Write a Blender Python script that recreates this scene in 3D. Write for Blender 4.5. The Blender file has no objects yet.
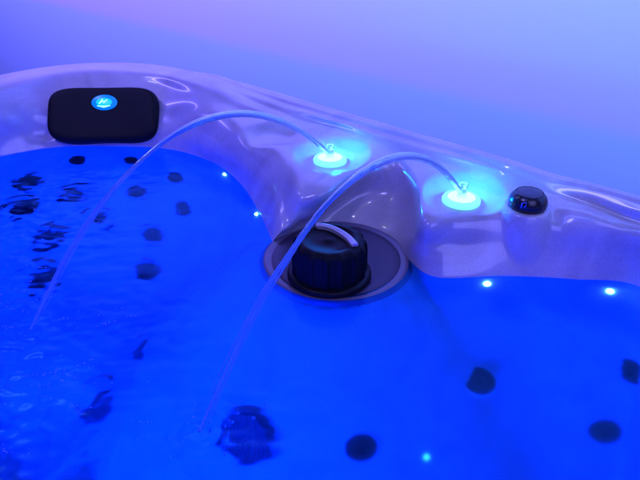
import bpy, bmesh, math, random
import numpy as np
from mathutils import Vector, Matrix, noise
from mathutils.bvhtree import BVHTree
random.seed(7)
S = bpy.context.scene
COL = S.collection
R = math.radians

# ------------------------------------------------------------------ camera
CAMZ, PITCH, F = 0.55, R(31), 600.0          # metres above the water, downward tilt, focal length in 640-wide pixels
cam_d = bpy.data.cameras.new('camera'); cam_d.lens = 36*F/640; cam_d.sensor_width = 36
cam_d.clip_start = 0.02; cam_d.clip_end = 60
cam = bpy.data.objects.new('camera', cam_d); COL.objects.link(cam)
cam.location = (0, 0, CAMZ); cam.rotation_euler = (math.pi/2-PITCH, 0, 0)
S.camera = cam
# ------------------------------------------------------------------ world and lamps
w = bpy.data.worlds.new('World'); S.world = w; w.use_nodes = True
w.node_tree.nodes['Background'].inputs[0].default_value = (0.10, 0.07, 0.55, 1)
w.node_tree.nodes['Background'].inputs[1].default_value = 0.22
S.view_settings.view_transform = 'Standard'; S.view_settings.look = 'None'
S.view_settings.gamma = 1; S.view_settings.exposure = 0
S.cycles.max_bounces = 10; S.cycles.transmission_bounces = 8; S.cycles.transparent_max_bounces = 12

def lamp(name, kind, loc, target, color, power, size=0.3, sizey=None):
    d = bpy.data.lights.new(name, kind); d.color = color; d.energy = power
    if kind == 'AREA':
        d.size = size
        if sizey: d.shape = 'RECTANGLE'; d.size_y = sizey
    else: d.shadow_soft_size = size
    o = bpy.data.objects.new(name, d); COL.objects.link(o); o.location = loc
    if target is not None:
        o.rotation_euler = (Vector(target)-Vector(loc)).to_track_quat('-Z', 'Y').to_euler()
    return o
# coloured room lamps, plus unseen fills added to brighten wall and shell
def strip(name, loc, d, color, power, size, sizey, spread):
    o = lamp(name, 'AREA', loc, Vector(loc)+Vector(d), color, power, size, sizey); o.data.spread = R(spread); return o
strip('wall_fill_lamp', (0.49, 0.11, 0.98), (0.653, 0.757, -.06), (0.07, 0.22, 1.0), 17, 1.1, 0.12, 122)  # unseen strip lights added over the tub to brighten the wall
strip('wall_fill_lamp', (-0.42, 0.89, 0.98), (0.653, 0.757, -.06), (0.12, 0.165, 1.0), 25, 1.4, 0.12, 122)
strip('wall_fill_lamp', (-1.80, 2.05, 0.98), (0.653, 0.757, -.22), (0.16, 0.125, 1.0), 62, 2.4, 0.12, 150)
lamp('violet_ceiling_lamp', 'AREA', (-1.0, 0.1, 1.9), (-0.2, 1.3, 0.0), (0.26, 0.24, 1.0), 15, 0.45, 0.25)
lamp('front_fill_lamp', 'AREA', (0.75, -0.75, 1.45), (0.3, 0.9, 0.05), (0.27, 0.27, 1.0), 20, 1.3, 1.0)  # unseen soft light added in front to lift the shell's front faces
lamp('glint_helper_lamp', 'AREA', (-1.41, 1.55, 1.76), (-0.371, 1.378, 0.057), (0.85, 0.85, 1.0), 1.3, 0.08, 0.30)  # unseen, added where its reflection makes the glint by the pillow
lamp('ceiling_bulb', 'POINT', (-0.3, 1.0, 2.3), None, (0.75, 0.7, 1.0), 2.5, 0.02)
lamp('ceiling_bulb', 'POINT', (0.9, 0.3, 2.2), None, (0.75, 0.7, 1.0), 2.5, 0.02)
# lamps under the water
lamp('tub_light', 'AREA', (-0.12, -0.30, -0.40), (-0.1, 0.9, -0.20), (0.0, 0.032, 1.0), 74, 0.9, 0.3)
lamp('tub_light', 'AREA', (-0.95, 0.0, -0.22), (-0.4, 1.1, -0.20), (0.0, 0.032, 1.0), 55, 0.5, 0.2)
lamp('tub_light', 'AREA', (0.10, -0.15, -0.25), (0.50, 0.75, -0.22), (0.0, 0.032, 1.0), 22, 0.4, 0.15)
lamp('tub_light', 'AREA', (0.36, 0.08, -0.20), (0.22, 0.66, -0.28), (0.0, 0.032, 1.0), 16, 0.3, 0.15)

# ------------------------------------------------------------------ helpers
cP, sP = math.cos(PITCH), math.sin(PITCH)
def ray(u, v):
    x = (u-320)/F; y = (240-v)/F
    return Vector((x, cP+y*sP, -sP+y*cP))
def at(u, v, z):                                  # point at height z
    d = ray(u, v); t = (CAMZ-z)/-d.z
    return Vector((d.x*t, d.y*t, z))
def mat(name, base=(0.5,)*3, rough=0.4, metal=0, coat=0, emit=None, es=0, spec=0.5):
    m = bpy.data.materials.new(name); m.use_nodes = True
    b = m.node_tree.nodes['Principled BSDF']
    b.inputs['Base Color'].default_value = (*base, 1); b.inputs['Roughness'].default_value = rough
    b.inputs['Metallic'].default_value = metal; b.inputs['Coat Weight'].default_value = coat
    b.inputs['Coat Roughness'].default_value = 0.06; b.inputs['Specular IOR Level'].default_value = spec
    if emit: b.inputs['Emission Color'].default_value = (*emit, 1); b.inputs['Emission Strength'].default_value = es
    return m
def nd(m, t, **kw):
    n = m.node_tree.nodes.new(t)
    for k, v in kw.items(): setattr(n, k, v)
    return n
def link(m, a, b): m.node_tree.links.new(a, b)
def obj(name, bm, m, parent=None, smooth=True):
    me = bpy.data.meshes.new(name); bm.to_mesh(me); bm.free()
    if smooth:
        for p in me.polygons: p.use_smooth = True
    me.materials.append(m)
    o = bpy.data.objects.new(name, me); COL.objects.link(o)
    if parent is not None: o.parent = parent
    return o
def empty(name, loc, parent=None):
    o = bpy.data.objects.new(name, None); COL.objects.link(o); o.location = loc; o.empty_display_size = 0.05
    if parent is not None: o.parent = parent
    return o
def tag(o, label=None, cat=None, group=None, kind=None):
    for k, v in (('label', label), ('category', cat), ('group', group), ('kind', kind)):
        if v: o[k] = v
    return o
def add_lathe(bm, prof, n=64, mod=None, M=Matrix()):
    """prof = [(r,z)]; mod(angle, i) scales the radius"""
    rings = []
    for i, (r, z) in enumerate(prof):
        if r < 1e-6: rings.append([bm.verts.new(M @ Vector((0, 0, z)))]); continue
        rings.append([bm.verts.new(M @ Vector((r*(mod(a, i) if mod else 1)*math.cos(a), r*(mod(a, i) if mod else 1)*math.sin(a), z)))
                      for a in [2*math.pi*k/n for k in range(n)]])
    for A, B in zip(rings, rings[1:]):
        if len(A) == 1 and len(B) == 1: continue
        for k in range(n):
            k2 = (k+1) % n
            if len(A) == 1: bm.faces.new((A[0], B[k2], B[k]))
            elif len(B) == 1: bm.faces.new((A[k], A[k2], B[0]))
            else: bm.faces.new((A[k], A[k2], B[k2], B[k]))
def add_tube(bm, pts, radii, n=14, cap=True):
    rings = []
    for i, p in enumerate(pts):
        t = (pts[min(i+1, len(pts)-1)]-pts[max(i-1, 0)]).normalized()
        a = t.cross(Vector((0, 0, 1)));  a = a.normalized() if a.length > 1e-4 else Vector((1, 0, 0))
        b = t.cross(a)
        rings.append([bm.verts.new(p+(a*math.cos(q)+b*math.sin(q))*radii[i]) for q in [2*math.pi*k/n for k in range(n)]])
    for A, B in zip(rings, rings[1:]):
        for k in range(n): bm.faces.new((A[k], B[k], B[(k+1) % n], A[(k+1) % n]))
    if cap: bm.faces.new(rings[0]); bm.faces.new(rings[-1][::-1])
def box(bm, lo, hi, M=Matrix()):
    v = [bm.verts.new(M @ Vector((x, y, z))) for z in (lo[2], hi[2]) for y in (lo[1], hi[1]) for x in (lo[0], hi[0])]
    for f in ((0,2,3,1),(4,5,7,6),(0,1,5,4),(2,6,7,3),(0,4,6,2),(1,3,7,5)): bm.faces.new([v[i] for i in f])

# ------------------------------------------------------------------ materials
# pearl acrylic shell: fine speckle and cloudy veins, glossy clear coat
SHELL = mat('pearl_acrylic', (0.55, 0.5, 0.55), 0.26, 0, 0.55)
b = SHELL.node_tree.nodes['Principled BSDF']
tc = nd(SHELL, 'ShaderNodeTexCoord')
n1 = nd(SHELL, 'ShaderNodeTexNoise'); n1.inputs['Scale'].default_value = 7; n1.inputs['Detail'].default_value = 6; n1.inputs['Distortion'].default_value = 1.4
n2 = nd(SHELL, 'ShaderNodeTexNoise'); n2.inputs['Scale'].default_value = 420; n2.inputs['Detail'].default_value = 3
r1 = nd(SHELL, 'ShaderNodeValToRGB'); r1.color_ramp.elements[0].position = 0.3; r1.color_ramp.elements[1].position = 0.7
r1.color_ramp.elements[0].color = (0.37, 0.34, 0.36, 1); r1.color_ramp.elements[1].color = (0.54, 0.50, 0.52, 1)
mx = nd(SHELL, 'ShaderNodeMix', data_type='RGBA', blend_type='MULTIPLY'); mx.inputs['Factor'].default_value = 0.35
r2 = nd(SHELL, 'ShaderNodeValToRGB'); r2.color_ramp.elements[0].position = 0.35; r2.color_ramp.elements[1].position = 0.62
r2.color_ramp.elements[0].color = (0.62, 0.6, 0.64, 1); r2.color_ramp.elements[1].color = (1, 1, 1, 1)
for a in (n1, n2): link(SHELL, tc.outputs['Object'], a.inputs['Vector'])
link(SHELL, n1.outputs['Fac'], r1.inputs['Fac']); link(SHELL, n2.outputs['Fac'], r2.inputs['Fac'])
link(SHELL, r1.outputs['Color'], mx.inputs[6]); link(SHELL, r2.outputs['Color'], mx.inputs[7]); link(SHELL, mx.outputs[2], b.inputs['Base Color'])
bp = nd(SHELL, 'ShaderNodeBump'); bp.inputs['Strength'].default_value = 0.04; bp.inputs['Distance'].default_value = 0.004
n3 = nd(SHELL, 'ShaderNodeTexNoise'); n3.inputs['Scale'].default_value = 22; link(SHELL, tc.outputs['Object'], n3.inputs['Vector'])
link(SHELL, n3.outputs['Fac'], bp.inputs['Height']); link(SHELL, bp.outputs['Normal'], b.inputs['Normal']); link(SHELL, bp.outputs['Normal'], b.inputs['Coat Normal'])

BLACK = mat('black_plastic', (0.004, 0.004, 0.006), 0.38, spec=.14)
JETBLACK = mat('dark_jet_plastic', (0.003, 0.003, 0.004), 0.8, spec=0)
GREYRING = mat('grey_plastic_ring', (0.05, 0.05, 0.055), 0.3)
PILLOW = mat('black_vinyl', (0.004, 0.004, 0.005), 0.5, spec=0.15)
POCKET = mat('grey_pocket_plastic', (0.11, 0.09, 0.14), 0.35)
PFLOOR = mat('dark_pocket_floor', (0.035, 0.022, 0.05), 0.35, spec=.25)
SATIN = mat('satin_grey_plastic', (0.45, 0.42, 0.5), 0.25, 0.2)
CABINET = mat('cabinet_panel', (0.08, 0.07, 0.07), 0.6)

def water_material(name, veil, veilcol, rough=0.0, bump=0.0, tint=(1, 1, 1)):
    m = bpy.data.materials.new(name); m.use_nodes = True; nt = m.node_tree; nt.nodes.remove(nt.nodes['Principled BSDF'])
    g = nd(m, 'ShaderNodeBsdfGlass'); g.inputs['IOR'].default_value = 1.33; g.inputs['Color'].default_value = (*tint, 1); g.inputs['Roughness'].default_value = rough
    t = nd(m, 'ShaderNodeBsdfTranslucent'); t.inputs['Color'].default_value = (*veilcol, 1)
    d = nd(m, 'ShaderNodeBsdfDiffuse'); d.inputs['Color'].default_value = (*veilcol, 1)
    td = nd(m, 'ShaderNodeMixShader'); td.inputs[0].default_value = 0.06
    link(m, t.outputs[0], td.inputs[1]); link(m, d.outputs[0], td.inputs[2])
    x = nd(m, 'ShaderNodeMixShader'); x.inputs[0].default_value = veil
    link(m, g.outputs[0], x.inputs[1]); link(m, td.outputs[0], x.inputs[2])
    if bump:
        c = nd(m, 'ShaderNodeTexCoord'); n = nd(m, 'ShaderNodeTexNoise'); n.inputs['Scale'].default_value = 18; n.inputs['Detail'].default_value = 3
        bu = nd(m, 'ShaderNodeBump'); bu.inputs['Strength'].default_value = bump; bu.inputs['Distance'].default_value = 0.01
        link(m, c.outputs['Object'], n.inputs['Vector']); link(m, n.outputs['Fac'], bu.inputs['Height']); link(m, bu.outputs['Normal'], g.inputs['Normal'])
    link(m, x.outputs[0], nt.nodes['Material Output'].inputs['Surface'])
    return m
WATER = water_material('tub_water', 0.015, (0.25, 0.6, 1.0), 0.17, 0, (0.12, 0.60, 1.0))
STREAM = water_material('stream_water', 0.24, (0.5, 0.8, 1.0), 0.16, 0, (0.75, 0.9, 1.0))

# ------------------------------------------------------------------ setting: floor and walls
NRM = Vector((0.653, 0.757, 0)).normalized(); ALONG = Vector((0.757, -0.653, 0)).normalized()
WALLP = mat('wall_paint', (0.78, 0.77, 0.8), 0.7)
nw = nd(WALLP, 'ShaderNodeTexNoise'); nw.inputs['Scale'].default_value = 90
bw = nd(WALLP, 'ShaderNodeBump'); bw.inputs['Strength'].default_value = 0.12; bw.inputs['Distance'].default_value = 0.002
link(WALLP, nw.outputs['Fac'], bw.inputs['Height']); link(WALLP, bw.outputs['Normal'], WALLP.node_tree.nodes['Principled BSDF'].inputs['Normal'])
FLOORM = mat('floor_tile', (0.35, 0.34, 0.36), 0.5)
bm = bmesh.new(); box(bm, (-5, -5, -0.95), (6, 6, -0.87)); tag(obj('floor', bm, FLOORM, None, False), kind='structure')
def wall_frame(dist, org=Vector((0, 0, 0))):
    M = Matrix.Identity(4)
    for i in range(3): M[i][0] = ALONG[i]; M[i][1] = NRM[i]; M[i][2] = (0, 0, 1)[i]; M[i][3] = (NRM*dist)[i]
    return M
MW = wall_frame(1.352)
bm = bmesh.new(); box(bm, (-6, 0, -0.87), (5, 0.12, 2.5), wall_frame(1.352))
tag(obj('wall', bm, WALLP, None, False), 'plain pale wall behind the hot tub, blue pool glow painted along its lower part', 'wall')
b0 = WALLP.node_tree.nodes['Principled BSDF']
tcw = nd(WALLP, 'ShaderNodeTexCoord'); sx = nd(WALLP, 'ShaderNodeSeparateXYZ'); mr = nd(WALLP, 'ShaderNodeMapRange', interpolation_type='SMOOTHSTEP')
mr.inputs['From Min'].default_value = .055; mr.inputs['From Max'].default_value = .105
mw = nd(WALLP, 'ShaderNodeMix', data_type='RGBA'); mw.inputs[6].default_value = (0.56, 0.80, 0.86, 1); mw.inputs[7].default_value = (0.76, 0.75, 0.8, 1)  # blue pool glow painted into the lower wall's base colour
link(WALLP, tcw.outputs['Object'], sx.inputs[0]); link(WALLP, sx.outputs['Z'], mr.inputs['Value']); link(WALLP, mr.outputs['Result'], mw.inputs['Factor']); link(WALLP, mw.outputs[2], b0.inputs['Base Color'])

# ------------------------------------------------------------------ the hot tub shell: a lofted control net
CA = Vector((0.027, 0.856, 0))          # filter pocket centre
def circ(a, r=0.121): return Vector((CA.x+r*math.cos(R(a)), CA.y+r*math.sin(R(a)), 0))
D1, D2 = ALONG, Vector((-0.653, -0.757, 0)).normalized()
cols = []   # each: 6 points rim_outer, rim_inner, shelf_back, shelf_front, mid, water, then inward direction
def col(o, i, s1, s2, m, wt, dr):
    f = lambda q: q if isinstance(q, Vector) else at(*q)
    cols.append(([f(o), f(i), f(s1), f(s2), f(m), f(wt) if isinstance(wt, Vector) else at(wt[0], wt[1], 0)], Vector((dr[0], dr[1], 0)).normalized()))
col((-80,94,.14), (-80,108,.137), (-80,122,.115), (-78,140,.078), (-75,158,.036), (-75,172), (.65,-.75))
col((0,75,.14), (0,86,.138), (2,98,.118), (5,118,.08), (6,138,.036), (8,155), (.45,-.9))
col((52,66,.14), (54,74,.138), (52,86,.118), (52,108,.08), (54,130,.036), (58,147), (.2,-1))
col((100,62.5,.14), (102,70,.138), (105,82,.118), (105,106,.08), (107,129,.036), (110,146), (.0,-1))
col((150,64,.135), (152,73,.133), (160,86,.112), (164,108,.078), (168,132,.036), (168,149), (-.2,-1))
col((205,73,.137), (200,83,.134), (204,99,.114), (212,122,.088), (214,146,.045), (212,162), (-.5,-.9))
col((245,83,.130), (238,93,.127), (240,110,.108), (246,138,.088), (248,168,.045), (240,183), (-.8,-.6))
col((285,94,.126), (278,103,.122), (272,122,.104), (276,152,.092), (270,186,.050), (259,212), (-.9,-.5))
col((318,104,.125), (312,113,.121), (311,128,.102), (302,176,.088), (283,214,.040), (272,240), (-.6,-.9))
col((350,113,.125), (344,122,.121), (345,137,.104), (328,186,.087), (312,212,.040), circ(150), (-.2,-1))
col((375,120,.125), (369,129,.121), (372,146,.106), (360,171,.089), (354,194,.040), circ(100), (0,-1))
col((402,128,.125), (397,137,.121), (398,152,.106), (394,165,.091), (390,196,.040), circ(62), (0,-1))
col((430,136,.125), (424,145,.121), (420,161,.104), (416,184,.088), (408,212,.042), circ(30), (.0,-1))
col((458,143.7,.125), (452,153,.121), (447,170,.102), (427,214,.086), (417,242,.040), circ(0), (-.1,-1))
col((490,152.6,.125), (486,162,.121), (480,178,.102), (462,214,.085), (446,246,.042), (436,277), (.1,-1))
col((530,164,.125), (527,173,.121), (530,187,.108), (510,213,.087), (502,246,.042), (500,276), (0,-1))
col((580,178,.125), (580,187,.121), (586,201,.106), (578,224,.085), (572,252,.041), (570,279), (-.1,-1))
col((640,195,.125), (640,205,.121), (646,219,.104), (646,240,.080), (644,265,.039), (642,288), (-.2,-1))
def gcol(p, n, z=0.125):     # generic column of the far, unseen sides; n = inward normal
    p = Vector((p[0], p[1], 0)); n = Vector((n[0], n[1], 0)).normalized()
    row = [p+n*a+Vector((0, 0, h)) for a, h in ((0, z), (.025, z-.003), (.055, z-.02), (.10, z-.037), (.135, .045), (.16, 0))]
    cols.append((row, n))
c16 = cols[-1][0][0]; c0 = cols[0][0][0]
P = Vector((c16.x, c16.y, 0))+D1*0.16; gcol(P, D2)
P = P+D1*0.16; gcol(P, D2*1+D1*-.3)
B_ = P+D1*.12+D2*.10; gcol(B_, D2-D1)
P = B_+D2*.16+D1*.04; gcol(P, -D1+D2*.3)
for k in range(3): P = P+D2*.42; gcol(P, -D1)
P = P+D2*.22-D1*.04; gcol(P, -D1*1-D2*.3)
P = P+D2*.10-D1*.12; gcol(P, -D1-D2)
P = P-D1*.16+D2*.02; gcol(P, -D2-D1*.2)
end = Vector((c0.x, c0.y, 0))-D1*0.0+D2*1.62
for k in range(3): P = P-D1*.42; gcol(P, -D2)
P = P-D1*.20-D2*.05; gcol(P, -D2+D1*.3)
P = P-D1*.08-D2*.14; gcol(P, D1-D2)
# side back up towards the left edge of the picture
Q = Vector((c0.x, c0.y, 0)); 
for f in (.2, .5, .8): gcol(P.lerp(Q, f)+Vector((0, 0, 0)), D1, 0.125+0.015*f)
UNDER = ((-.03,.012), (-.10,.04), (-.22,.095), (-.36,.15), (-.44,.20), (-.47,.30), (-.50,.40), (-.60,.46), (-.80,.52), (-.83,.60))
net = []
for row, dr in cols:
    r0 = row[0]; out = -dr if abs(dr.x) > 2 else None
    ctr = Vector((-0.45, 0.30, 0)); o = Vector((r0.x-ctr.x, r0.y-ctr.y, 0)).normalized()
    pts = [r0+o*.012+Vector((0, 0, -.08)), r0+o*.012+Vector((0, 0, -.02)), r0+o*.002+Vector((0, 0, -.004))] + [r0-o*.006] + row[1:]
    wp = row[-1]
    for z, a in UNDER:
        q = wp+dr*a
        k = max(0, (a-.15)/.45); q = q.lerp(Vector((ctr.x+(wp.x-ctr.x)*.45, ctr.y+(wp.y-ctr.y)*.45, 0)), k*.8)
        q.z = z; pts.append(q)
    net.append(pts)
NET = np.array([[tuple(p) for p in c] for c in net])       # columns x rows x 3
def cr(A, n, closed):
    """uniform Catmull-Rom subdivision along axis 0"""
    N = len(A); out = []
    seg = N if closed else N-1
    g = lambda i: A[i % N] if closed else A[min(max(i, 0), N-1)]
    for i in range(seg):
        p0, p1, p2, p3 = g(i-1), g(i), g(i+1), g(i+2)
        for k in range(n):
            t = k/n
            m1 = (p2-p0)*.5; m2 = (p3-p1)*.5
            out.append((2*t**3-3*t**2+1)*p1+(t**3-2*t**2+t)*m1+(-2*t**3+3*t**2)*p2+(t**3-t**2)*m2)
    if not closed: out.append(A[-1])
    return np.array(out)
def smoothstep(a, b, x):
    t = np.clip((x-a)/(b-a), 0, 1); return t*t*(3-2*t)
G = cr(NET, 26, True)                                       # fine along the loop
G = np.swapaxes(cr(np.swapaxes(G, 0, 1), 12, False), 0, 1)  # fine across
X, Y, Z = G[..., 0], G[..., 1], G[..., 2]
above = smoothstep(-.005, .02, Z)
FP = [at(330, 161, .086), at(461, 201, .085)]               # the two fountains
KP = at(527, 206, .094)                                     # the air knob
def smin(a, b, k): return -k*np.logaddexp(-a/k, -b/k)
def smax(a, b, k): return k*np.logaddexp(a/k, b/k)
for p in FP:                                                # scooped bowls behind the fountains, flat where the collars sit
    dx, dy = X-p.x, Y-p.y
    r = np.sqrt(dx**2+dy**2); B_ = p.z+22*np.maximum(0, r-.050)**2+9*(r > .12)*(r-.12)
    Z[...] = Z*(1-above)+smin(Z, B_, .0016)*above
    s = 1-smoothstep(.036, .050, r); Z[...] = Z*(1-s*above)+(p.z)*s*above
r = np.sqrt((X-KP.x)**2+(Y-KP.y)**2)
q = KP+NRM*.03; Z[...] -= above*.012*np.exp(-(((X-q.x)**2+(Y-q.y)**2)/.055**2))
boss = KP.z-1.9*np.maximum(0, r-.037)-140*np.maximum(0, r-.041)**2
Z[...] = Z*(1-above)+smax(Z, boss, .0016)*above             # round boss under the knob, running down the wall as a column
def dent(u, v, z, ru, rv, ang, depth):                      # soft oval hollows and ridges moulded in the rim
    p = at(u, v, z); c, s_ = math.cos(R(ang)), math.sin(R(ang))
    a = (X-p.x)*c+(Y-p.y)*s_; b_ = -(X-p.x)*s_+(Y-p.y)*c
    Z[...] += above*depth*np.exp(-((a/ru)**2+(b_/rv)**2))
nd_ = X*NRM.x+Y*NRM.y; on = smoothstep(-.42, -.25, X)*(1-smoothstep(.75, .85, X))
Z[...] -= above*on*.0030*np.exp(-((nd_-.9365)/.0075)**2)   # crease where the rim's flat top ends
Z[...] += above*on*.0020*np.exp(-((nd_-.951)/.008)**2)
def scoop(u, v, z, ru, rv, ang, depth, soft=.5):            # flat-bottomed oval hollow
    p = at(u, v, z); c, s_ = math.cos(R(ang)), math.sin(R(ang))
    a = (X-p.x)*c+(Y-p.y)*s_; b_ = -(X-p.x)*s_+(Y-p.y)*c
    Z[...] += above*depth*(1-smoothstep(1-soft, 1+soft, np.sqrt((a/ru)**2+(b_/rv)**2)))
scoop(272, 134, .098, .055, .036, -25, -.014)
scoop(212, 128, .090, .06, .035, -50, -.010)
dent(262, 112, .112, .085, .010, -41, .0045)
dent(262, 104, .118, .08, .008, -41, -.0045)
dent(180, 96, .12, .06, .014, -30, -.006)
dent(35, 92, .13, .05, .010, 20, -.012)
dent(28, 108, .11, .05, .010, 20, .008)
dent(610, 203, .110, .10, .011, -41, -.008)
dent(590, 214, .100, .08, .012, -36, .007)
dent(560, 235, .06, .012, .05, 20, -.004)
dent(470, 235, .06, .03, .03, 20, -.004)
dent(300, 200, .07, .010, .04, 10, .006)
dent(285, 195, .07, .008, .04, 10, -.005)
rr = np.hypot(X-CA.x, Y-CA.y)                               # pedestal under the filter pocket, flaring into the seat wall
cone = np.interp(rr, [0, .103, .114, .125, .15, .19, .25, .33, .45, .6], [-.08, -.08, -.02, -.004, -.022, -.065, -.15, -.28, -.47, -.75])
jj = np.arange(Z.shape[1])[None, :] > 8*12
Z[...] = np.where(jj, smax(Z, cone-.003, .006+.16*np.clip(rr-.15, 0, .35))-.09*np.clip(rr-.15, 0, .35), Z)
nc, nr = G.shape[:2]
bm = bmesh.new()
V = [[bm.verts.new(G[i, j]) for j in range(nr)] for i in range(nc)]
for i in range(nc):
    for j in range(nr-1):
        bm.faces.new((V[i][j], V[(i+1) % nc][j], V[(i+1) % nc][j+1], V[i][j+1]))
bm.faces.new([V[i][-1] for i in range(nc)])
bmesh.ops.recalc_face_normals(bm, faces=bm.faces)
bm.faces.ensure_lookup_table()
tub = tag(empty('hot_tub', (-.45, .3, -.87)), 'pearly hot tub with black jets, corner pillow, two lit fountains and blue glowing water', 'hot tub')
TI = Matrix.Translation(-Vector(tub.location))
def tubpart(name, bm, m, parent=None, smooth=True):          # parts are authored in world space
    o = obj(name, bm, m, None, smooth)
    o.parent = tub if parent is None else parent
    if parent is None: o.matrix_parent_inverse = Matrix.Translation(-Vector(tub.location))
    return o
BVH = BVHTree.FromBMesh(bm)
for f in bm.faces: f.material_index = 1 if f.calc_center_median().z < -.002 else 0
shell = tubpart('shell', bm, SHELL)
SUB = SHELL.copy(); SUB.name = 'pearl_acrylic_wetted'        # same acrylic; against water its surface hardly reflects
sb = SUB.node_tree.nodes['Principled BSDF']; sb.inputs['Coat Weight'].default_value = 0; sb.inputs['Specular IOR Level'].default_value = .04; sb.inputs['Roughness'].default_value = .5
shell.data.materials.append(SUB)
# cabinet panels below the rim
bm = bmesh.new(); ring0 = [Vector(G[i, 0]) for i in range(0, nc, 6)]
ctr = Vector((-.45, .3, 0))
a_ = [bm.verts.new(p.lerp(Vector((ctr.x, ctr.y, p.z)), .02)+Vector((0, 0, .03))) for p in ring0]
b_ = [bm.verts.new(Vector((p.x, p.y, 0)).lerp(ctr, .03)+Vector((0, 0, -.868))) for p in ring0]
for i in range(len(a_)): bm.faces.new((a_[i], b_[i], b_[(i+1) % len(a_)], a_[(i+1) % len(a_)]))
tubpart('cabinet', bm, CABINET)

# ------------------------------------------------------------------ water surface
wl_row = 8*12                                             # row index of the waterline in the subdivided net
wl = np.array([NET[i, 8] for i in range(len(NET))]); wlf = cr(wl, 8, True)
cent = np.array([-.45, .3, 0])
def inside(px, py, poly):
    c = np.zeros(px.shape, bool); n = len(poly); j = n-1
    for i in range(n):
        xi, yi, xj, yj = poly[i][0], poly[i][1], poly[j][0], poly[j][1]
        hit = ((yi > py) != (yj > py)) & (px < (xj-xi)*(py-yi)/(yj-yi+1e-12)+xi)
        c ^= hit; j = i
    return c
def edge_dist(px, py, poly):
    d = np.full(px.shape, 9.0); n = len(poly)
    for i in range(n):
        a = poly[i]; b2 = poly[(i+1) % n]; ex, ey = b2[0]-a[0], b2[1]-a[1]; L = ex*ex+ey*ey+1e-12
        t = np.clip(((px-a[0])*ex+(py-a[1])*ey)/L, 0, 1)
        d = np.minimum(d, np.hypot(px-a[0]-t*ex, py-a[1]-t*ey))
    return d
ENDS = [at(30, 331, 0)[:2], at(199, 432, 0)[:2]]
hs = .0045
gx = np.arange(-2.0, 1.1, hs); gy = np.arange(-1.2, 1.5, hs)
GX, GY = np.meshgrid(gx, gy, indexing='ij')
ins = inside(GX, GY, wlf) | (edge_dist(GX, GY, wlf) < .014)
def turb(x, y):
    t = 1.0*math.exp(-(((x+.62)/.27)**2+((y-1.0)/.27)**2))
    t += 1.1*math.exp(-(((x+.42)/.20)**2+((y-.58)/.16)**2))
    t += .75*math.exp(-(((x+.11)/.09)**2+((y-.47)/.07)**2))
    return t
bm = bmesh.new(); idx = {}
for i in range(len(gx)):
    for j in range(len(gy)):
        if ins[i, j]:
            x, y = gx[i], gy[j]; t = turb(x, y)
            z = .0004*noise.noise(Vector((x*9, y*9, 0)))
            if t > .02:
                z += t*(.0030*noise.noise(Vector((x*22+3, y*34, 1)))+.0024*noise.noise(Vector((x*50, y*75, 5))))
            for ex, ey in ENDS:                              # rings spreading from where the streams land
                d = math.hypot(x-ex, y-ey)
                if d < .12: z += .0011*math.cos(d*380)*math.exp(-(d/.035)**2)+.0007*noise.noise(Vector((x*90, y*90, 2)))*math.exp(-(d/.05)**2)
            idx[i, j] = bm.verts.new((x, y, z))
for (i, j), v in idx.items():
    if (i+1, j) in idx and (i, j+1) in idx and (i+1, j+1) in idx:
        bm.faces.new((v, idx[i+1, j], idx[i+1, j+1], idx[i, j+1]))
water = tag(obj('water', bm, WATER), kind='structure')

# ------------------------------------------------------------------ filter pocket, cap
T = Matrix.Translation(CA) @ Matrix.Rotation(R(0.9), 4, 'X')
bm = bmesh.new()
add_lathe(bm, [(.136,-.03),(.130,-.010),(.126,-.003),(.122,.0010),(.118,.0022),(.114,.0018),(.109,.0010),(.100,.0008)], 96, M=T)
pocket = tubpart('filter_pocket', bm, POCKET)
bm = bmesh.new(); add_lathe(bm, [(.109,.0012),(.106,.0022),(.095,.0024),(.092,.0016),(0,.0014)], 96, M=T); tubpart('pocket_floor', bm, PFLOOR, pocket)
T = Matrix.Translation(CA+Vector((-.012, -.050, 0)))
bm = bmesh.new()
add_lathe(bm, [(0,.001),(.066,.001),(.068,.004),(.067,.009),(.063,.011),(.0565,.012)], 72, M=T)
tubpart('filter_flange', bm, BLACK, pocket)
def rib(a, i):
    return 1 + (.060*(max(0, math.cos(a*15)) ** .5) if 1 <= i <= 4 else 0)
bm = bmesh.new()
T = Matrix.Translation(CA+Vector((-.012, -.050, 0)))
add_lathe(bm, [(.056,.006),(.0575,.012),(.057,.050),(.0555,.060),(.053,.0655),(.047,.0685),(.040,.0690),(.038,.0665),(.010,.0665),(.008,.068),(0,.0685)], 240, rib, T)
T = T @ Matrix.Identity(4)
cap = tubpart('filter_cap', bm, mat('matte_black_plastic', (0.004, 0.004, 0.006), 0.5, spec=.10))
bm = bmesh.new()                                            # raised curved grip bar across the cap
prev = None; KPT = [Vector((-.006,.845,0)), Vector((.012,.840,0)), Vector((.029,.826,0)), Vector((.044,.805,0)), Vector((.0535,.782,0))]
cl = cr(np.array([tuple(q) for q in KPT]), 6, False)
for k, c_ in enumerate(cl):
    t_ = Vector(cl[min(k+1, len(cl)-1)]-cl[max(k-1, 0)]).normalized(); sd = Vector((t_.y, -t_.x, 0)); c_ = Vector(c_)
    ring = [bm.verts.new(c_+sd*w_+Vector((0, 0, dz))) for w_, dz in ((-.0052, .064), (-.0052, .0725), (.0, .0742), (.0052, .0725), (.0052, .064))]
    if prev:
        for q in range(5): bm.faces.new((prev[q], prev[(q+1) % 5], ring[(q+1) % 5], ring[q]))
    else: bm.faces.new(ring)
    prev = ring
bm.faces.new(prev[::-1])
tubpart('grip_bar', bm, SATIN, cap, False)

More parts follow.
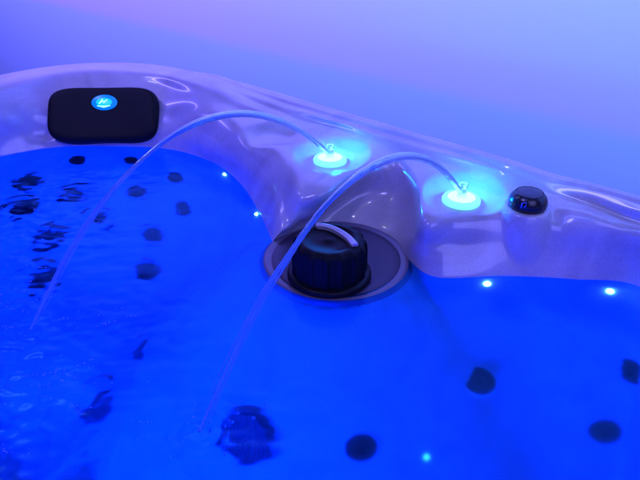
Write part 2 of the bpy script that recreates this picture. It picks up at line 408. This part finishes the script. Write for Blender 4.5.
# ------------------------------------------------------------------ corner pillow with lit emblem
pr = Vector((1, 0.03, 0)).normalized(); pu = Vector((0, .61, .79)).normalized(); pn = pr.cross(pu).normalized(); pu = pn.cross(pr)
pc = Vector((-.517, 1.392, .060))
MP = Matrix.Identity(4)
for i in range(3): MP[i][0] = pr[i]; MP[i][1] = pu[i]; MP[i][2] = pn[i]; MP[i][3] = pc[i]
def pad(hw, hh, th, e=4.2, n=120):
    bm = bmesh.new(); rings = []
    for sc, z in ((.97,-th), (1.0,-th*.6), (1.0, th*.2), (.99, th*.55), (.965, th*.8), (.92, th*.95), (.8, th), (.55, th*.93), (.3, th*.88)):
        rg = []
        for k in range(n):
            a = 2*math.pi*k/n; c, s = math.cos(a), math.sin(a)
            x = hw*sc*math.copysign(abs(c)**(2/e), c); y = hh*sc*math.copysign(abs(s)**(2/e), s)
            if s < 0: y += .006*sc*math.cos(x/hw*math.pi/2)**2      # scooped lower edge
            zz = z+ .10*x*x/hw                                      # wraps with the corner
            rg.append(bm.verts.new(MP @ Vector((x, y, zz))))
        rings.append(rg)
    for A, B in zip(rings, rings[1:]):
        for k in range(n): bm.faces.new((A[k], A[(k+1) % n], B[(k+1) % n], B[k]))
    bm.faces.new(rings[0][::-1]); bm.faces.new(rings[-1])
    return bm
pil = tubpart('pillow', pad(.130, .070, .016), PILLOW)
EMB = mat('emblem_light', (0.0, 0.1, 0.4), 0.3, emit=(0.0, 0.16, 1.0), es=1.1)
MARK = mat('emblem_mark', (0.2, 0.6, 0.9), 0.3, emit=(0.35, 0.95, 1.0), es=1.5)
ME = MP @ Matrix.Translation((.002, .030, .015))
bm = bmesh.new(); add_lathe(bm, [(.0305,-.002),(.0305,.0015),(.028,.003),(0,.003)], 64, M=ME @ Matrix.Diagonal((1, .62, 1, 1)))
emb = tubpart('emblem_lens', bm, EMB, pil)
bm = bmesh.new(); add_lathe(bm, [(.020,.0028),(.017,.0034),(0,.0036)], 48, M=ME @ Matrix.Diagonal((1, .55, 1, 1)))
tubpart('emblem_glow', bm, mat('emblem_core', (0, .2, .5), .3, emit=(0.0, 0.42, 1.0), es=1.4), pil)
bm = bmesh.new()
add_tube(bm, [ME @ Vector(p) for p in ((-.012,-.004,.0035), (-.003,.005,.0035), (-.001,-.001,.0035), (.008,.006,.0035))], [.0012, .003, .0026, .001], 8)
add_tube(bm, [ME @ Vector(p) for p in ((-.016,-.009,.0035), (.0,-.0115,.0035), (.015,-.0085,.0035))], [.001, .0026, .001], 8)
tubpart('emblem_mark', bm, MARK, pil)

# ------------------------------------------------------------------ fountains with lit collars
GLOW = mat('lit_collar', (0.3, 0.8, 0.9), 0.25, emit=(0.16, 0.80, 1.0), es=1.3)
def clear_plastic(name, tint, emit, es):
    m = mat(name, tint, 0.08, emit=emit, es=es); m.node_tree.nodes['Principled BSDF'].inputs['Transmission Weight'].default_value = 0.8
    return m
CORE = mat('lit_lens', (0.3, 0.8, 0.9), 0.2, emit=(0.55, 1.0, 1.0), es=1.3)
CLEAR = clear_plastic('clear_nozzle_plastic', (0.7, 0.95, 1.0), (0.02, 0.40, 0.8), 0.22)
for k, p in enumerate(FP):
    hit = BVH.ray_cast(Vector((p.x, p.y, .4)), Vector((0, 0, -1)))[0]
    z = hit.z
    T = Matrix.Translation((p.x, p.y, z))
    bm = bmesh.new(); add_lathe(bm, [(.0295,-.003),(.0318,.000),(.0322,.004),(.0308,.0068),(.028,.0082),(.0235,.0086),(.023,.0070)], 72, M=T)
    ft = tubpart('fountain', bm, GLOW)
    bm = bmesh.new(); add_lathe(bm, [(.0232,.0065),(.0228,.0084),(.010,.0092),(0,.0092)], 64, M=T); tubpart('fountain_lens', bm, CORE, ft)
    bm = bmesh.new(); add_lathe(bm, [(.0085,.007),(.0080,.012),(.0076,.024),(.0092,.026),(.0096,.030),(.0090,.032),(.0062,.032),(.0055,.026),(0,.024)], 40, M=T)
    tubpart('nozzle', bm, CLEAR, ft)
    lamp('fountain_lamp', 'POINT', (p.x+NRM.x*.016, p.y+NRM.y*.016, z+.022), None, (0.0, 0.17, 1.0), 1.5, .006)
    # the arc of water: a real ballistic path
    E_ = at(30, 331, 0) if k == 0 else at(199, 432, 0)
    P0 = Vector((p.x, p.y, z+.019))+Vector((E_.x-p.x, E_.y-p.y, 0)).normalized()*.006; a = .605; 
    bq = a+P0.z
    pts, rad = [], []
    n = 220
    for q in range(n+1):
        s = q/n*1.0; c = P0.lerp(E_, s); c.z = P0.z+a*s-bq*s*s
        wob = .0012*s
        c += Vector((noise.noise(Vector((s*9, k, 0))), noise.noise(Vector((s*9, k, 7))), noise.noise(Vector((s*7, k, 3)))))*wob
        pts.append(c); rad.append((.0044+.0014*smoothstep(.0, .25, s)-.0040*smoothstep(.38, .75, s))*(1+(.10+.55*smoothstep(.6, 1, s))*noise.noise(Vector((s*40, k*3, 9)))))
    bm = bmesh.new(); add_tube(bm, pts, rad, 16)
    for f in range(5):                                       # the arc frays into loose strands as it falls
        i0 = int(n*(.34+.05*f)); i1 = n-int(n*.015*f); fp, fr = [], []
        for q in range(i0, i1+1):
            s = q/n; g = smoothstep(i0/n, 1, s); o = .0012+.0050*g
            a1 = f*1.257+s*5+.8*noise.noise(Vector((s*6, f, k)))
            fp.append(pts[q]+Vector((math.cos(a1), .6*math.sin(a1), math.sin(a1)*.6))*o)
            fr.append(max(.00015, .0013*math.sin(math.pi*min(1, max(0, (q-i0)/(i1-i0))))**.35*(1+.9*noise.noise(Vector((s*55, f*5, k))))*(1-.45*g)))
        add_tube(bm, fp, fr, 8)
    st = obj('water_stream', bm, STREAM)
    tag(st, 'clear arc of water from the left fountain, next to the pillow' if k == 0 else
        'clear arc of water from the right fountain, passing in front of the black filter cap', 'water stream', 'arcs of water from the fountains')

# ------------------------------------------------------------------ air control knob
hit = BVH.ray_cast(Vector((KP.x, KP.y, .4)), Vector((0, 0, -1)))[0]
T = Matrix.Translation(hit)
bm = bmesh.new()
add_lathe(bm, [(.029,-.003),(.031,.003),(.0315,.009),(.0295,.017),(.023,.0245),(.0215,.0255),(0,.0275)], 14, M=T)
bmesh.ops.bevel(bm, geom=[e for e in bm.edges], offset=.0016, segments=2, affect='EDGES')
knob = tubpart('air_knob', bm, mat('knob_plastic', (0.01, 0.01, 0.015), 0.24))
MK = mat('knob_mark', (0.05, 0.12, 0.8), 0.3)
bm = bmesh.new()
q = T @ Vector((-.012, -.0285, .0)); 
pts = [(-.007,.011),(-.006,.018),(.001,.019),(.001,.013),(-.003,.0125)]
add_tube(bm, [T @ Vector((-.013+a*.9, -.0268-.001+abs(b2-.011)*.35, b2)) for a, b2 in pts], [.0009]*5, 8)
tubpart('knob_mark', bm, MK, knob)

# ------------------------------------------------------------------ jets
def refr(u, v):
    d = ray(u, v).normalized(); o = Vector((0, 0, CAMZ)); t = CAMZ/-d.z; p = o+d*t
    h = Vector((d.x, d.y, 0))/1.33; q = Vector((h.x, h.y, -math.sqrt(1-h.length_squared)))
    r = BVH.ray_cast(p+q*.002, q)
    return r[0], r[1], q
def place(u, v):
    p, n, d = refr(u, v)
    if p is None: p, n = BVH.find_nearest(Vector((0, .6, -.4)))[:2]
    if n.dot(d) > 0: n = -n
    M = n.to_track_quat('Z', 'Y').to_matrix().to_4x4(); M.translation = p
    return M
PALEG0 = mat('pale_bezel', (0.5, 0.5, 0.55), 0.4, spec=.05)
def jet(u, v, r):
    r *= .92
    M = place(u, v)
    if u == 478:
        n = (M.col[2].xyz+Vector((-.6, .1, .8))).normalized(); p = M.translation+n*.011; M = n.to_track_quat('Z', 'Y').to_matrix().to_4x4(); M.translation = p
    bm = bmesh.new(); add_lathe(bm, [(r,-.012),(r,.002),(r*.94,.005),(r*.78,.0055),(r*.70,.0035)], 40, M=M)
    j = tubpart('jet', bm, JETBLACK)
    bm = bmesh.new(); add_lathe(bm, [(r*.73,.004),(r*.55,.0065),(r*.35,.0080),(r*.25,.0080),(r*.2,.0050),(0,.0045)], 32, M=M)
    tubpart('jet_nozzle', bm, JETBLACK, j)
    bm = bmesh.new(); add_lathe(bm, [(r*1.12,-.012),(r*1.12,.001),(r*1.06,.003),(r,.002)], 40, M=M); tubpart('jet_bezel', bm, PALEG0, j)
    return M
JETS = [(77,160,.022),(131,160,.020),(176,178,.026),(184,208,.030),(154,234,.036),(75,193,.036),(28,181,.034),(22,207,.040),
        (137,192,.028),(50,234,.036),(148,270,.036),(100,217,.034),(45,276,.040),
        (478,382,.027),(361,447,.026),(605,431,.030),(632,371,.028)]
for u, v, r in JETS: jet(u, v, r)
# suction grilles, low down in the footwell
PALEG = mat('pale_grille_plastic', (0.30, 0.30, 0.33), 0.4, spec=.05)
MIDG = mat('grey_grille_plastic', (0.06, 0.06, 0.07), 0.5, spec=.05)
def grille(u, v, r, m):
    M = place(u, v)
    bm = bmesh.new(); add_lathe(bm, [(r,-.004),(r,.006),(r*.92,.012),(r*.85,.012),(r*.82,.006),(0,.0062)], 48, M=M)
    g = tubpart('suction_grille', bm, m)
    bm = bmesh.new()
    for k in range(-3, 4):
        h = math.sqrt(max(0, .7-(k/4)**2))*r
        box(bm, (k*r*.22-.0022, -h, .0055), (k*r*.22+.0022, h, .0085), M)
    tubpart('grille_slats', bm, m, g, False)
grille(250, 435, .045, MIDG); grille(102, 403, .042, MIDG); grille(143, 350, .020, MIDG)

# small lights
TINY = mat('waterline_light_lens', (0.4, 0.9, 1.0), 0.2, emit=(0.9, 1.0, 1.0), es=20)
CYAN = mat('cyan_light_lens', (0.2, 0.8, 1.0), 0.2, emit=(0.2, 0.85, 1.0), es=2.2)
for u, v, r in ((487,283.5,.006),(610,291,.006),(225,174,.0055),(257,214,.0045),(426,457,.0045)):
    M = place(u, v)
    bm = bmesh.new(); add_lathe(bm, [(r,-.003),(r,.002),(r*.7,.004),(0,.0046)], 24, M=M)
    tubpart('waterline_light', bm, CYAN if v > 400 else TINY)

# ------------------------------------------------------------------ spray: drops on the shell, bubbles on the water
def bead(bm, p, n, r, flat):
    q = n.to_track_quat('Z', 'Y').to_matrix().to_4x4(); q.translation = p
    add_lathe(bm, [(r,0),(r*.92,r*flat*.5),(r*.6,r*flat*.85),(0,r*flat)], 12, M=q)
rnd = random.Random(4); bm = bmesh.new()
for cx_, cy_, n_, sp in ((FP[0].x, FP[0].y, 34, .10), (FP[1].x, FP[1].y, 34, .10), (CA.x+.05, CA.y+.10, 22, .07), (-.09, 1.05, 26, .06), (-.25, 1.38, 18, .08), (.40, .86, 16, .08)):
    for k in range(n_):
        x, y = cx_+rnd.gauss(0, sp), cy_+rnd.gauss(0, sp*.8)
        if any(math.hypot(x-p.x, y-p.y) < .04 for p in FP) or math.hypot(x-KP.x, y-KP.y) < .036: continue
        h = BVH.ray_cast(Vector((x, y, .4)), Vector((0, 0, -1)))
        if h[0] is None or h[0].z < .008: continue
        n = h[1] if h[1].z > 0 else -h[1]
        bead(bm, h[0]-n*.0003, n, rnd.uniform(.0009, .0026), .55)
DROP = water_material('drop_water', 0.0, (1, 1, 1), 0.0)
bm.free()
bm = bmesh.new()
for (ex, ey), n_, sp in ((ENDS[0], 60, .05), (ENDS[1], 45, .035), ((-.55, .95), 50, .14), ((-.42, .55), 60, .12)):
    for k in range(n_):
        x, y = ex+rnd.gauss(0, sp), ey+rnd.gauss(0, sp)
        bead(bm, Vector((x, y, .0006)), Vector((0, 0, 1)), rnd.uniform(.0008, .0022), .9)
tag(obj('bubbles', bm, DROP), kind='stuff')

FOAM = water_material('foam', 0.6, (0.75, 0.85, 1.0), 0.1)
bm = bmesh.new()
for k in range(46):                                          # drifting streaks of fine foam over the churned water
    ex, ey = random.choice(((-.60, .85), (-.45, .62), (-.50, .72), (-.35, .55)))
    x, y = ex+rnd.gauss(0, .11), ey+rnd.gauss(0, .09); a = rnd.uniform(-.5, .5); L = rnd.uniform(.02, .07)
    for q in range(rnd.randint(6, 22)):
        t = rnd.uniform(-L, L)
        bead(bm, Vector((x+t*math.cos(a), y+t*math.sin(a)+t*t*4+rnd.gauss(0, .002), .0012)), Vector((0, 0, 1)), rnd.uniform(.0004, .0011), .8)
tag(obj('foam', bm, FOAM), kind='stuff')
